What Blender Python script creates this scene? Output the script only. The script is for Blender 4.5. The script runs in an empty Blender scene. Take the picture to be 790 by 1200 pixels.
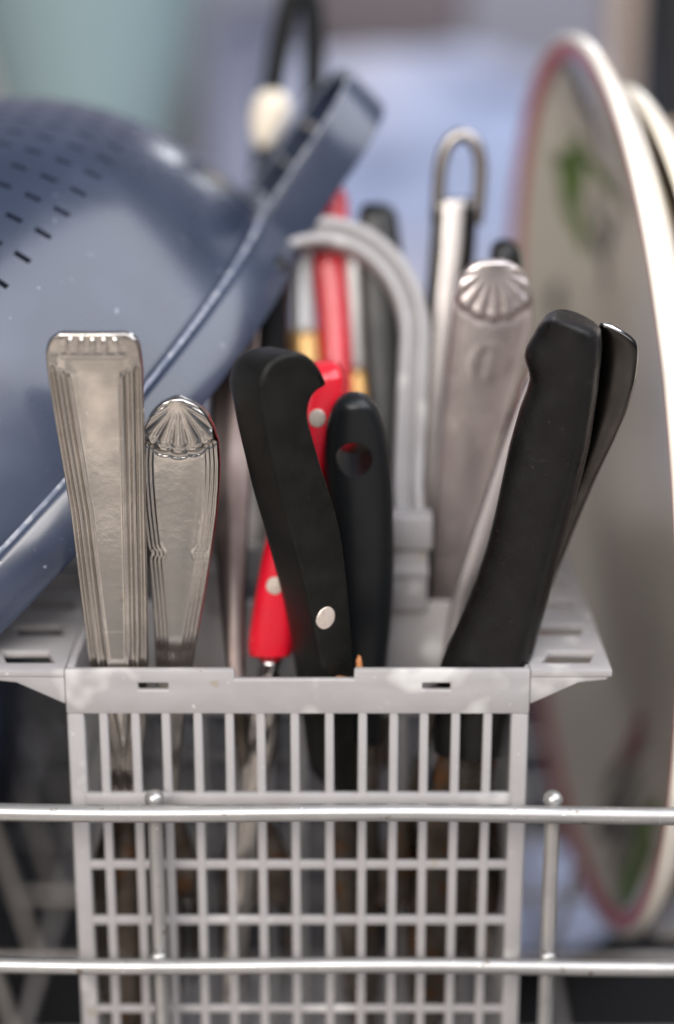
import bpy, bmesh, math, random
import numpy as np
from mathutils import Vector, noise
R = math.radians
random.seed(4)
S = 0.01                                  # everything below is laid out in centimetres
scene = bpy.context.scene

# ------------------------------------------------------------------ camera
TH = R(17.6); FPX = 2110.0
FW = np.array([0, math.cos(TH), -math.sin(TH)]); UP = np.array([0, math.sin(TH), math.cos(TH)])
CAM = -41.0 * (FW - 190 / 2110 * UP)
cam_data = bpy.data.cameras.new('camera'); cam = bpy.data.objects.new('camera', cam_data)
scene.collection.objects.link(cam); scene.camera = cam
cam.location = Vector(CAM * S); cam.rotation_euler = (R(90 - 17.6), 0, 0)
cam_data.sensor_fit = 'VERTICAL'; cam_data.sensor_height = 36; cam_data.lens = 36 * FPX / 1200
cam_data.clip_start = 0.02; cam_data.clip_end = 60
cam_data.dof.use_dof = True; cam_data.dof.focus_distance = 0.399; cam_data.dof.aperture_fstop = 3.2

# ------------------------------------------------------------------ light
world = bpy.data.worlds.new('World'); scene.world = world; world.use_nodes = True
bg = world.node_tree.nodes['Background']; bg.inputs[0].default_value = (0.62, 0.70, 0.88, 1); bg.inputs[1].default_value = 0.19
def area(name, loc, target, sx, sy, power, col):
    l = bpy.data.lights.new(name, 'AREA'); l.shape = 'RECTANGLE'; l.size = sx; l.size_y = sy; l.energy = power; l.color = col
    o = bpy.data.objects.new(name, l); scene.collection.objects.link(o)
    o.location = Vector(loc) * S
    o.rotation_euler = (Vector(target) * S - Vector(loc) * S).to_track_quat('-Z', 'Y').to_euler()
    return o
area('window_light', (72, -42, 118), (-2, 3, 4), 2.0, 1.5, 38, (0.93, 0.95, 1.0))
area('front_fill_light', (-50, -128, 84), (4, 8, 0), 1.2, 0.9, 34, (1.0, 0.94, 0.88))  # added fill lamp to brighten the front faces and the plate, not a window
area('back_window_light', (30, 130, 60), (-3, 8, 5), 0.2, 0.12, 0.7, (0.9, 0.95, 1.0))
scene.view_settings.view_transform = 'Standard'; scene.view_settings.look = 'None'
scene.view_settings.exposure = 0.08; scene.view_settings.gamma = 1
scene.cycles.use_denoising = True
scene.cycles.max_bounces = 8

def pt(x, y, Y):
    """point in centimetres seen at photo pixel (x, y) and lying at depth Y behind the basket front"""
    d = FW + np.array([1., 0, 0]) * (x - 395) / FPX + UP * (600 - y) / FPX
    return CAM + d * (Y - CAM[1]) / d[1]

# ------------------------------------------------------------------ materials
def lin(c): return tuple(((v / 255) / 12.92 if v <= 10 else (((v / 255) + .055) / 1.055) ** 2.4) for v in c)
def mat(name, col, rough=.5, metal=0, col2=None, nscale=60, bump=0, bscale=600, rvar=0, coat=0, stretch=None, specks=None, detail=5, spec=.5, wave=0, wscale=55):
    m = bpy.data.materials.new(name); m.use_nodes = True; nt = m.node_tree; N = nt.nodes; L = nt.links
    b = N['Principled BSDF']; tc = N.new('ShaderNodeTexCoord'); mp = N.new('ShaderNodeMapping')
    L.new(tc.outputs['Object'], mp.inputs[0])
    if stretch: mp.inputs['Scale'].default_value = stretch
    b.inputs['Roughness'].default_value = rough; b.inputs['Metallic'].default_value = metal
    b.inputs['Coat Weight'].default_value = coat; b.inputs['Coat Roughness'].default_value = .15
    b.inputs['Specular IOR Level'].default_value = spec
    no = N.new('ShaderNodeTexNoise'); no.inputs['Scale'].default_value = nscale; no.inputs['Detail'].default_value = detail
    L.new(mp.outputs[0], no.inputs['Vector'])
    mx = N.new('ShaderNodeMix'); mx.data_type = 'RGBA'
    mx.inputs[6].default_value = (*col, 1); mx.inputs[7].default_value = (*(col2 or tuple(v * .82 for v in col)), 1)
    rp = N.new('ShaderNodeValToRGB'); rp.color_ramp.elements[0].position = .38; rp.color_ramp.elements[1].position = .68
    L.new(no.outputs[0], rp.inputs[0]); L.new(rp.outputs[0], mx.inputs[0]); out = mx.outputs[2]
    def speck(scale, lo, hi, c, wstretch=None, dist=0):
        n2 = N.new('ShaderNodeTexNoise'); n2.inputs['Scale'].default_value = scale; n2.inputs['Detail'].default_value = 2
        m2 = N.new('ShaderNodeMapping'); L.new(tc.outputs['Object'], m2.inputs[0])
        if wstretch: m2.inputs['Rotation'].default_value = (0, R(40), R(20)); m2.inputs['Scale'].default_value = wstretch
        L.new(m2.outputs[0], n2.inputs['Vector'])
        r2 = N.new('ShaderNodeMapRange'); r2.inputs[1].default_value = lo; r2.inputs[2].default_value = hi
        L.new(n2.outputs[0], r2.inputs[0])
        x2 = N.new('ShaderNodeMix'); x2.data_type = 'RGBA'; x2.inputs[7].default_value = (*c, 1)
        L.new(r2.outputs[0], x2.inputs[0]); return r2, x2
    if specks:
        for sp in specks:
            r2, x2 = speck(*sp); L.new(out, x2.inputs[6]); out = x2.outputs[2]
    L.new(out, b.inputs['Base Color'])
    if rvar:
        mr = N.new('ShaderNodeMapRange'); mr.inputs[3].default_value = max(.02, rough - rvar); mr.inputs[4].default_value = rough + rvar
        mr.inputs[1].default_value = .3; mr.inputs[2].default_value = .7
        L.new(no.outputs[0], mr.inputs[0]); L.new(mr.outputs[0], b.inputs['Roughness'])
    if bump:
        nb = N.new('ShaderNodeTexNoise'); nb.inputs['Scale'].default_value = bscale; nb.inputs['Detail'].default_value = 3
        L.new(mp.outputs[0], nb.inputs['Vector'])
        bp = N.new('ShaderNodeBump'); bp.inputs['Strength'].default_value = bump; bp.inputs['Distance'].default_value = .0004
        L.new(nb.outputs[0], bp.inputs['Height']); L.new(bp.outputs[0], b.inputs['Normal'])
        if wave:
            nw = N.new('ShaderNodeTexNoise'); nw.inputs['Scale'].default_value = wscale; nw.inputs['Detail'].default_value = 1; L.new(mp.outputs[0], nw.inputs['Vector'])
            bw = N.new('ShaderNodeBump'); bw.inputs['Strength'].default_value = 1; bw.inputs['Distance'].default_value = wave
            L.new(nw.outputs[0], bw.inputs['Height']); L.new(bw.outputs[0], bp.inputs['Normal'])
    return m
M = {}
M['grey_plastic'] = mat('grey_plastic', (.315, .302, .306), .45, col2=(.285, .272, .272), nscale=90, bump=.2, bscale=500, rvar=.06, specks=[(330, .745, .775, (.22, .17, .12)), (75, .60, .72, (.50, .49, .48)), (900, .72, .78, (.52, .51, .50)), (140, .70, .78, (.28, .24, .19))])
M['steel'] = mat('steel', (.60, .565, .525), .19, 1, col2=(.50, .465, .43), nscale=120, bump=.10, bscale=350, rvar=.07, wave=.0008, wscale=30, specks=[(210, .71, .77, (.34, .23, .14)), (1300, .7, .74, (.78, .75, .72)), (900, .70, .76, (.80, .76, .72), (.06, 1, 1))])
M['steel_rosy'] = mat('steel_rosy', (.70, .63, .61), .42, 1, col2=(.62, .55, .53), nscale=120,  bump=.12, bscale=300, rvar=.08, specks=[(180, .68, .76, (.3, .2, .14))])
M['steel_peeler'] = mat('steel_peeler', (.42, .39, .38), .36, 1, nscale=80, rvar=.05)
M['steel_blade_shaded'] = mat('steel_blade_shaded', (.17, .15, .13), .30, 1, col2=(.08, .06, .045), nscale=90, bump=.1, rvar=.1, specks=[(120, .56, .68, (.16, .08, .04))])  # darkened to put the basket's inner shade into the colour, with brown stains
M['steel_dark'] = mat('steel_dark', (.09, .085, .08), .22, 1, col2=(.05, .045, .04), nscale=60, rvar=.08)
M['wire_dull'] = mat('wire_dull', (.45, .42, .40), .35, .4, nscale=100)
M['wire'] = mat('wire', (.42, .41, .40), .33, .7, nscale=100, rvar=.05, bump=.05, col2=(.33, .325, .32), specks=[(300, .68, .74, (.2, .17, .14)), (1100, .70, .76, (.7, .7, .7))])
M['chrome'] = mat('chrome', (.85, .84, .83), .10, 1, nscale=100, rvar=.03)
M['black_plastic'] = mat('black_plastic', (.0065, .0065, .006), .36, spec=.17, col2=(.010, .010, .009), nscale=200, bump=.3, bscale=2200, rvar=.04, specks=[(2100, .765, .785, (.22, .20, .18)), (120, .5, .8, (.012, .0115, .011))])
M['black_worn'] = mat('black_worn', (.0065, .006, .0058), .33, spec=.24, col2=(.0085, .008, .0078), nscale=160, bump=.3, bscale=1300, rvar=.08, specks=[(1700, .755, .785, (.12, .10, .08)), (500, .70, .80, (.035, .03, .028), (.15, 1, 1))])
M['black_gloss'] = mat('black_gloss', (.009, .010, .011), .36, spec=.3, nscale=80, rvar=.05, bump=.1)
M['red_plastic'] = mat('red_plastic', (.62, .008, .026), .28, col2=(.46, .006, .016), nscale=60, specks=[(380, .70, .76, (.70, .14, .14), (.12, 1, 1)), (60, .52, .8, (.62, .03, .04))], coat=.3, rvar=.05)
M['rivet'] = mat('rivet', (.78, .68, .60), .38, .55, col2=(.65, .55, .48), nscale=900, bump=.2, bscale=2500)
M['pale_handle'] = mat('pale_handle', (.55, .55, .55), .25, .2, nscale=100)
M['brass'] = mat('brass', (.62, .38, .15), .35, .6, nscale=100)
M['navy'] = mat('navy', (.023, .031, .054), .28, col2=(.029, .039, .068), nscale=35, bump=.08, bscale=260, rvar=.05, coat=.40,
    specks=[(150, .72, .80, (.08, .10, .15)), (420, .745, .78, (.20, .22, .28), (1, .1, 1)), (330, .745, .78, (.20, .22, .28), (.12, 1, 1)), (28, .52, .9, (.055, .07, .11))])
M['navy_worn'] = mat('navy_worn', (.24, .26, .33), .4, col2=(.12, .15, .21), nscale=150, bump=.3, bscale=900, specks=[(350, .50, .60, (.36, .38, .43))])
M['porcelain'] = mat('porcelain', (.84, .77, .66), .18, col2=(.80, .73, .62), nscale=25, coat=.4, rvar=.04)
M['porcelain_cream'] = mat('porcelain_cream', (.80, .74, .66), .2, col2=(.76, .70, .62), nscale=60, coat=.3)
M['rim_red'] = mat('rim_red', (.62, .03, .05), .25, col2=(.55, .025, .045), nscale=90, coat=.3)
M['leaf_green'] = mat('leaf_green', (.13, .24, .03), .3, col2=(.08, .14, .02), nscale=120)
M['print_grey'] = mat('print_grey', (.10, .10, .095), .3, col2=(.17, .16, .15), nscale=120)
M['spot_red'] = mat('spot_red', (.33, .015, .02), .3, nscale=120)
M['food'] = mat('food', (.35, .12, .04), .6, col2=(.5, .25, .1), nscale=400)

# ------------------------------------------------------------------ builders
ORG = np.zeros(3)
def link(name, me, m, parent=None):
    o = bpy.data.objects.new(name, me); scene.collection.objects.link(o)
    if m: me.materials.append(m)
    if parent: o.parent = parent
    return o
def thing(name, label, cat, base, group=None):
    global ORG
    ORG = np.array(base, float)
    o = bpy.data.objects.new(name, None); scene.collection.objects.link(o); o.empty_display_size = .02
    o.location = Vector(ORG * S); o['label'] = label; o['category'] = cat
    if group: o['group'] = group
    return o
def bake(o, sharp=35):
    dg = bpy.context.evaluated_depsgraph_get(); dg.update()
    me = bpy.data.meshes.new_from_object(o.evaluated_get(dg)); o.modifiers.clear(); old = o.data; o.data = me
    bpy.data.meshes.remove(old); me.shade_smooth(); me.set_sharp_from_angle(angle=R(sharp))
def mesh(name, V, F, m, parent=None, smooth=True, bevel=0, sharp=40, seg=2, fix=True, top=False):
    V = np.asarray(V, float)
    if parent is not None or top: V = V - ORG
    me = bpy.data.meshes.new(name); me.from_pydata([tuple(v * S) for v in V], [], [tuple(f) for f in F]); me.update()
    if fix:
        b = bmesh.new(); b.from_mesh(me); bmesh.ops.remove_doubles(b, verts=b.verts, dist=1e-6); bmesh.ops.recalc_face_normals(b, faces=b.faces); b.to_mesh(me); b.free()
    o = link(name, me, m, parent)
    if bevel:
        bv = o.modifiers.new('b', 'BEVEL'); bv.width = bevel * S; bv.segments = seg; bv.limit_method = 'ANGLE'; bv.angle_limit = R(40); bv.use_clamp_overlap = True
        bake(o)
    elif smooth:
        me.shade_smooth(); me.set_sharp_from_angle(angle=R(sharp))
    return o
def box(name, x0, x1, y0, y1, z0, z1, m, parent=None, bevel=.04, **k):
    V = [(x, y, z) for x in (x0, x1) for y in (y0, y1) for z in (z0, z1)]
    F = [(0, 1, 3, 2), (4, 6, 7, 5), (0, 4, 5, 1), (2, 3, 7, 6), (0, 2, 6, 4), (1, 5, 7, 3)]
    return mesh(name, V, F, m, parent, bevel=bevel, **k)
def prism(name, poly, y0, y1, m, parent, bevel=.04, **k):
    """polygon in x-z extruded along y"""
    n = len(poly); V = [(x, y0, z) for x, z in poly] + [(x, y1, z) for x, z in poly]
    F = [tuple(range(n)), tuple(range(2 * n - 1, n - 1, -1))] + [(i, (i + 1) % n, n + (i + 1) % n, n + i) for i in range(n)]
    return mesh(name, V, F, m, parent, bevel=bevel, **k)
def gridplate(name, xs, zs, solid, y0, y1, m, parent, bevel=.03, axis='y'):
    """plate with rectangular openings; solid(i, j) tells whether the cell is filled"""
    V = []; idx = {}; F = []
    def v(i, j, k):
        if (i, j, k) not in idx:
            idx[(i, j, k)] = len(V); a, b, c = xs[i], zs[j], (y0, y1)[k]
            V.append((a, c, b) if axis == 'y' else ((c, a, b) if axis == 'x' else (a, b, c)))
        return idx[(i, j, k)]
    nx, nz = len(xs) - 1, len(zs) - 1; on = lambda i, j: 0 <= i < nx and 0 <= j < nz and solid(i, j)
    for i in range(nx):
        for j in range(nz):
            if not on(i, j): continue
            F.append((v(i, j, 0), v(i + 1, j, 0), v(i + 1, j + 1, 0), v(i, j + 1, 0)))
            F.append((v(i, j, 1), v(i, j + 1, 1), v(i + 1, j + 1, 1), v(i + 1, j, 1)))
            if not on(i - 1, j): F.append((v(i, j, 0), v(i, j + 1, 0), v(i, j + 1, 1), v(i, j, 1)))
            if not on(i + 1, j): F.append((v(i + 1, j, 0), v(i + 1, j, 1), v(i + 1, j + 1, 1), v(i + 1, j + 1, 0)))
            if not on(i, j - 1): F.append((v(i, j, 0), v(i, j, 1), v(i + 1, j, 1), v(i + 1, j, 0)))
            if not on(i, j + 1): F.append((v(i, j + 1, 0), v(i + 1, j + 1, 0), v(i + 1, j + 1, 1), v(i, j + 1, 1)))
    return mesh(name, V, F, m, parent, bevel=bevel)
def rings(name, RR, m, parent=None, closed=False, caps=True, **k):
    """skin a list of vertex rings"""
    RR = np.asarray(RR, float); ns, n = RR.shape[:2]; V = RR.reshape(-1, 3); F = []
    for i in range(ns if closed else ns - 1):
        a, b = i * n, ((i + 1) % ns) * n
        for j in range(n): F.append((a + j, a + (j + 1) % n, b + (j + 1) % n, b + j))
    if caps and not closed: F += [tuple(range(n - 1, -1, -1)), tuple(range((ns - 1) * n, ns * n))]
    return mesh(name, V, F, m, parent, **k)
def tube(name, P, r, m, parent=None, n=10, closed=False, rot=None, **k):
    P = np.asarray(P, float); N = len(P); out = []
    up0 = np.array([.0, 1, .0]) if rot is None else np.array(rot, float)
    for i in range(N):
        a = P[(i - 1) % N] if (closed or i) else P[0]; b = P[(i + 1) % N] if (closed or i < N - 1) else P[-1]
        t = (b - a) / np.linalg.norm(b - a); u = up0 - t * (up0 @ t)
        if np.linalg.norm(u) < .05: u = np.array([1., .2, .3]); u -= t * (u @ t)
        u /= np.linalg.norm(u); w = np.cross(t, u); rr = r[i] if hasattr(r, '__len__') else r
        out.append([P[i] + rr * (math.cos(q) * u + math.sin(q) * w) for q in np.linspace(0, 2 * math.pi, n, endpoint=False)])
    return rings(name, out, m, parent, closed=closed, **k)
def smooth_path(P, n=40):
    P = np.asarray(P, float); Q = np.vstack([2 * P[0] - P[1], P, 2 * P[-1] - P[-2]]); out = []
    for i in range(1, len(Q) - 2):
        for t in np.linspace(0, 1, max(2, n // (len(P) - 1)), endpoint=False):
            p0, p1, p2, p3 = Q[i - 1:i + 3]
            out.append(.5 * (2 * p1 + (p2 - p0) * t + (2 * p0 - 5 * p1 + 4 * p2 - p3) * t * t + (3 * p1 - p0 - 3 * p2 + p3) * t ** 3))
    out.append(P[-1]); return np.array(out)
def interp(st, n):
    """resample stations (y, xl, xr), denser near the first one"""
    st = np.array(st, float); y = st[0, 0] + (st[-1, 0] - st[0, 0]) * np.linspace(0, 1, n) ** 1.5
    return np.stack([y, np.interp(y, st[:, 0], st[:, 1]), np.interp(y, st[:, 0], st[:, 2])], 1)
def blur_rows(a, it=2):
    a = a.copy()
    for _ in range(it): a[1:-1, 1:] = .25 * a[:-2, 1:] + .5 * a[1:-1, 1:] + .25 * a[2:, 1:]
    return a
def handle(name, st, Ya, Yb, T, m, parent, yaw=0, n=4.0, cap=.5, capb=.15, N=90, K=40, sm=2, inset=None):
    """solid moulded handle: stations give its outline, T its thickness, yaw turns its broad face"""
    st = blur_rows(interp(st, N), sm); y0, y1 = st[0, 0], st[-1, 0]; out = []
    L = [pt((a + b) / 2, y, Ya + (Yb - Ya) * (y - y0) / (y1 - y0)) for y, a, b in st]
    dist = np.concatenate([[0], np.cumsum([np.linalg.norm(L[i + 1] - L[i]) for i in range(N - 1)])]); f = R(yaw)
    for i, (y, a, b) in enumerate(st):
        Y = Ya + (Yb - Ya) * (y - y0) / (y1 - y0); pa, pb = pt(a, y, Y), pt(b, y, Y); h = np.linalg.norm(pb - pa) / 2; c = L[i]
        d = min(dist[i] / cap, 1); e = min((dist[-1] - dist[i]) / capb, 1)
        k = math.sqrt(max(0, 1 - (1 - d) ** 2)) * (.6 + .4 * math.sqrt(max(0, 1 - (1 - e) ** 2))); k = max(k, .12)
        bb = T / 2 * k; bb = min(bb, T / 2); aa = max((h - .8 * bb * abs(math.sin(f))) / math.cos(f), .35 * h)
        for _ in range(3):
            e_ = max(abs(aa * math.cos(q) * (abs(math.cos(q)) ** n + abs(math.sin(q)) ** n) ** (-1 / n) * math.cos(f) - bb * math.sin(q) * (abs(math.cos(q)) ** n + abs(math.sin(q)) ** n) ** (-1 / n) * math.sin(f)) for q in np.linspace(0, math.pi, 24))
            aa = max(aa * h / e_, .3 * h)
        row = []
        for q in np.linspace(0, 2 * math.pi, K, endpoint=False):
            cx, cy = math.cos(q), math.sin(q); s = (abs(cx) ** n + abs(cy) ** n) ** (-1 / n); u, v = aa * cx * s, bb * cy * s
            row.append(c + np.array([u * math.cos(f) - v * math.sin(f), u * math.sin(f) + v * math.cos(f), 0]))
        out.append(row)
    return rings(name, out, m, parent, sharp=50)
def steel_handle(name, st, Ya, Yb, relief, m, parent, NU=96, NV=170, th=.13, dome=.07, yaw=0, bow=0):
    """stamped flatware handle: both faces, the front one with its relief as geometry"""
    st = blur_rows(interp(st, NV), 1); y0, y1 = st[0, 0], st[-1, 0]; V = []; L = []
    for y, a, b in st: L.append(pt((a + b) / 2, y, Ya + (Yb - Ya) * (y - y0) / (y1 - y0)))
    dist = np.concatenate([[0], np.cumsum([np.linalg.norm(L[i + 1] - L[i]) for i in range(NV - 1)])]); tot = dist[-1]
    for i, (y, a, b) in enumerate(st):
        Y = Ya + (Yb - Ya) * (y - y0) / (y1 - y0); pa, pb = pt(a, y, Y), pt(b, y, Y); h = np.linalg.norm(pb - pa) / 2; c = L[i]; w = (pb - pa) / (2 * h)
        w = np.array([w[0] * math.cos(R(yaw)), w[0] * math.sin(R(yaw)), w[2]]); nn = np.array([w[1], -w[0], -.03]); nn /= np.linalg.norm(nn); hh = h / math.cos(R(yaw))
        bo = -bow * math.sin(math.pi * min(1, dist[i] / tot)) 
        for j in range(NU):
            u = -math.cos(math.pi * j / (NU - 1)) * .45 + (2 * j / (NU - 1) - 1) * .55
            r = relief(u * hh, hh - abs(u) * hh, dist[i], u) if relief else 0
            ed = math.sqrt(max(0, 1 - max(0, (abs(u) * hh - hh + .07) / .07) ** 2)) if hh > .07 else 1
            te = math.sqrt(max(0, 1 - max(0, 1 - dist[i] / .06) ** 2))
            V.append(c + w * u * hh + nn * (th * (.35 + .65 * ed * te) + dome * (1 - u * u) + r * ed * te + bo))
    nf = len(V)
    for i, (y, a, b) in enumerate(st):
        for j in range(NU): V.append(V[i * NU + j] * 0 + 0) if False else None
    V = V[:nf]; back = []
    for i, (y, a, b) in enumerate(st):
        Y = Ya + (Yb - Ya) * (y - y0) / (y1 - y0); pa, pb = pt(a, y, Y), pt(b, y, Y); h = np.linalg.norm(pb - pa) / 2; c = L[i]; w = (pb - pa) / (2 * h)
        w = np.array([w[0] * math.cos(R(yaw)), w[0] * math.sin(R(yaw)), w[2]]); nn = np.array([w[1], -w[0], -.03]); nn /= np.linalg.norm(nn); hh = h / math.cos(R(yaw))
        bo = -bow * math.sin(math.pi * min(1, dist[i] / tot))
        for u in np.linspace(-1, 1, 9): back.append(c + w * u * hh + nn * (-.05 + .05 * (1 - u * u) + bo))
    F = []
    for i in range(NV - 1):
        for j in range(NU - 1): a = i * NU + j; F.append((a, a + 1, a + NU + 1, a + NU))
        for j in range(8): a = nf + i * 9 + j; F.append((a, a + 9, a + 10, a + 1))
        F.append((i * NU, (i + 1) * NU, nf + (i + 1) * 9, nf + i * 9))
        F.append((i * NU + NU - 1, nf + i * 9 + 8, nf + (i + 1) * 9 + 8, (i + 1) * NU + NU - 1))
    F.append(tuple(range(NU)) + tuple(nf + j for j in range(8, -1, -1)))
    e, g = (NV - 1) * NU, nf + (NV - 1) * 9; F.append(tuple(range(e + NU - 1, e - 1, -1)) + tuple(g + j for j in range(9)))
    return mesh(name, V + back, F, m, parent, sharp=60)
def blade(name, st, Ya, Yb, T, m, parent, **k): return handle(name, st, Ya, Yb, T, m, parent, n=2.2, cap=.1, N=30, K=16, **k)
def disc(name, c, rx, rz, ny, depth, m, parent, n=28, tilt=0):
    out = []
    for s, k in ((0, 1), (depth * .6, 1), (depth * .92, .93), (depth, .8)):
        out.append([c + np.array([rx * k * math.cos(q), 0, rz * k * math.sin(q)]) + np.array(ny) * s for q in np.linspace(0, 2 * math.pi, n, endpoint=False)])
    return rings(name, out, m, parent)

# ------------------------------------------------------------------ setting: tray floor and back wall
def structure(name, V, F, m):
    o = mesh(name, V, F, m, None, top=False); o['kind'] = 'structure'; return o
m_reflect_floor = mat('kitchen_floor', (.34, .29, .25), .5, col2=(.28, .24, .21), nscale=3)
_nt = m_reflect_floor.node_tree; _ck = _nt.nodes.new('ShaderNodeTexChecker'); _ck.inputs['Scale'].default_value = 5.0; _ck.inputs[1].default_value = (.40, .35, .31, 1); _ck.inputs[2].default_value = (.045, .045, .045, 1)
_nt.links.new(_nt.nodes['Texture Coordinate'].outputs['Object'], _ck.inputs[0]); _nt.links.new(_ck.outputs[0], _nt.nodes['Principled BSDF'].inputs['Base Color'])
m_floor = mat('floor_shade', (.011, .010, .010), .5, col2=(.008, .008, .008), spec=.2, nscale=8, rvar=.1)  # near-black colour stands in for shade under and behind the rack
m_wall = mat('wall_paint', (.30, .30, .36), .7, col2=(.27, .27, .33), nscale=3)
ORG = np.zeros(3)
structure('ground', [(-260, -200, -17.5), (260, -200, -17.5), (260, 150, -17.5), (-260, 150, -17.5)], [(0, 1, 2, 3)], m_reflect_floor)
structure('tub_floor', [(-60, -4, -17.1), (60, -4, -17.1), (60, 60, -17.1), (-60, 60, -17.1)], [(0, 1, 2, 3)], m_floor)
structure('back_wall', [(-260, 150, -17.5), (260, 150, -17.5), (260, 150, 200), (-260, 150, 200)], [(0, 1, 2, 3)], m_wall)

# ------------------------------------------------------------------ cutlery basket
bk = thing('cutlery_basket', 'light grey plastic basket with latticed front and pierced side shelves', 'cutlery basket', (-.9, 4.5, -12.8))
G = M['grey_plastic']
XL, XR = -6.21, 4.41; ZB = -12.6; D = 9.0; W = .2
zz = lambda y, Y=0.: pt(395, y, Y)[2]
xx = lambda x, y=840, Y=0.: pt(x, y, Y)[0]
ztop, znotch, zs0 = zz(785), zz(796.5), zz(837)
xn0, xn1 = xx(275, 790), xx(415, 790)
s1, s2 = (xx(162, 804), xx(197, 804)), (xx(495, 806), xx(528, 806)); sz0, sz1 = zz(809), zz(801)
xsn = sorted([XL, s1[0], s1[1], xn0, xn1, s2[0], s2[1], XR]); zsn = [zs0, sz0, sz1, znotch, ztop]
def fr(i, j):
    if j == 3 and 3 == i: return False
    if j == 1 and i in (1, 5): return False
    return True
gridplate('front_rim', xsn, zsn, fr, 0, W, G, bk, bevel=.05)
for x0, x1 in ((XL, XL + .42), (XR - .42, XR)):
    box('corner_post', x0 + .003, x1 - .003, .004, W + .1, ZB, zs0 + .02, G, bk, bevel=.08)
for x0, x1 in ((XL, XL + .3), (XR - .3, XR)):
    box('corner_post', x0, x1, D - .3, D, ZB, ztop, G, bk, bevel=.08)
cx = [121, 159.5, 195, 232, 268, 306, 346, 387, 424, 461, 498, 534, 571]
bars = []
b0 = None
for c in cx:
    x = xx(c)
    if b0 is None:
        b0 = box('upright_bar', x - .105, x + .105, .012, W - .02, ZB, zs0 + .03, G, bk, bevel=.045); xb = x; bars.append(b0)
    else:
        o = b0.copy(); scene.collection.objects.link(o); o.parent = bk; o.location = (S * (x - xb), S * random.uniform(-.01, .01), 0); o.rotation_euler = (0, R(random.uniform(-.12, .12)), 0); bars.append(o)
for k, (ya, yb) in enumerate([(930, 945), (1010, 1020), (1075, 1085), (1131, 1140), (1180, 1188), (1232, 1240), (1285, 1293)]):
    za, zb = zz(yb), zz(ya); box('cross_bar', XL + .35, XR - .35, .03 if k else -.03, W - .035, za, zb, G, bk, bevel=.045)
box('ledge', XL + .3, XR - .3, .045, W + .05, zz(952), zz(946.5), G, bk, bevel=.03)
# side walls: band and bars
for sx, x0, x1 in ((-1, XL, XL + W), (1, XR - W, XR)):
    box('side_rim', x0 + .004, x1 - .004, W + .11, D - .31, zs0, ztop - .03, G, bk, bevel=.03)
    f0 = None
    for k in range(19):
        y = .62 + k * .44
        if f0 is None: f0 = box('side_bar', x0 + .02, x1 - .02, y - .09, y + .09, ZB, zs0 + .01, G, bk, bevel=.03)
        else:
            o = f0.copy(); scene.collection.objects.link(o); o.parent = bk; o.location = (0, S * k * .44, 0)
    for z in (-3.1, -4.9, -6.4, -8.8, -10.6): box('side_cross_bar', x0 + .035, x1 - .035, W + .1, D - .3, z - .1, z + .1, G, bk, bevel=.03)
# back wall: low band and bars; centre divider
box('back_rim', XL + .3, XR - .3, D - W, D - .01, zs0, ztop - .02, G, bk, bevel=.04)
f0 = None
for k in range(12):
    x = XL + .85 + k * .82
    if f0 is None: f0 = box('back_bar', x - .1, x + .1, D - W + .01, D - .03, ZB, zs0 + .01, G, bk, bevel=.03)
    else:
        o = f0.copy(); scene.collection.objects.link(o); o.parent = bk; o.location = (S * k * .82, 0, 0)
for z in (-3.1, -6.4, -9.6): box('back_cross_bar', XL + .3, XR - .3, D - W + .03, D - .05, z - .12, z + .12, G, bk, bevel=.03)
YD = 4.5
box('divider', XL + W + .003, XR - W - .003, YD - .1, YD + .1, -3.0, pt(395, 704, YD)[2], G, bk, bevel=.05)
f0 = None
for k in range(11):
    x = XL + 1.0 + k * .86
    if f0 is None: f0 = box('divider_bar', x - .1, x + .1, YD - .08, YD + .08, ZB, -2.95, G, bk, bevel=.03)
    else:
        o = f0.copy(); scene.collection.objects.link(o); o.parent = bk; o.location = (S * k * .86, 0, 0)
xf = [XL + .05 + i * (XR - XL - .1) / 22 for i in range(23)]; yf = [.25 + i * (D - .5) / 18 for i in range(19)]
gridplate('basket_floor', xf, yf, lambda i, j: not (i % 2 == 1 and j % 2 == 1), ZB - .2, ZB, G, bk, bevel=0, axis='z')
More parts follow.
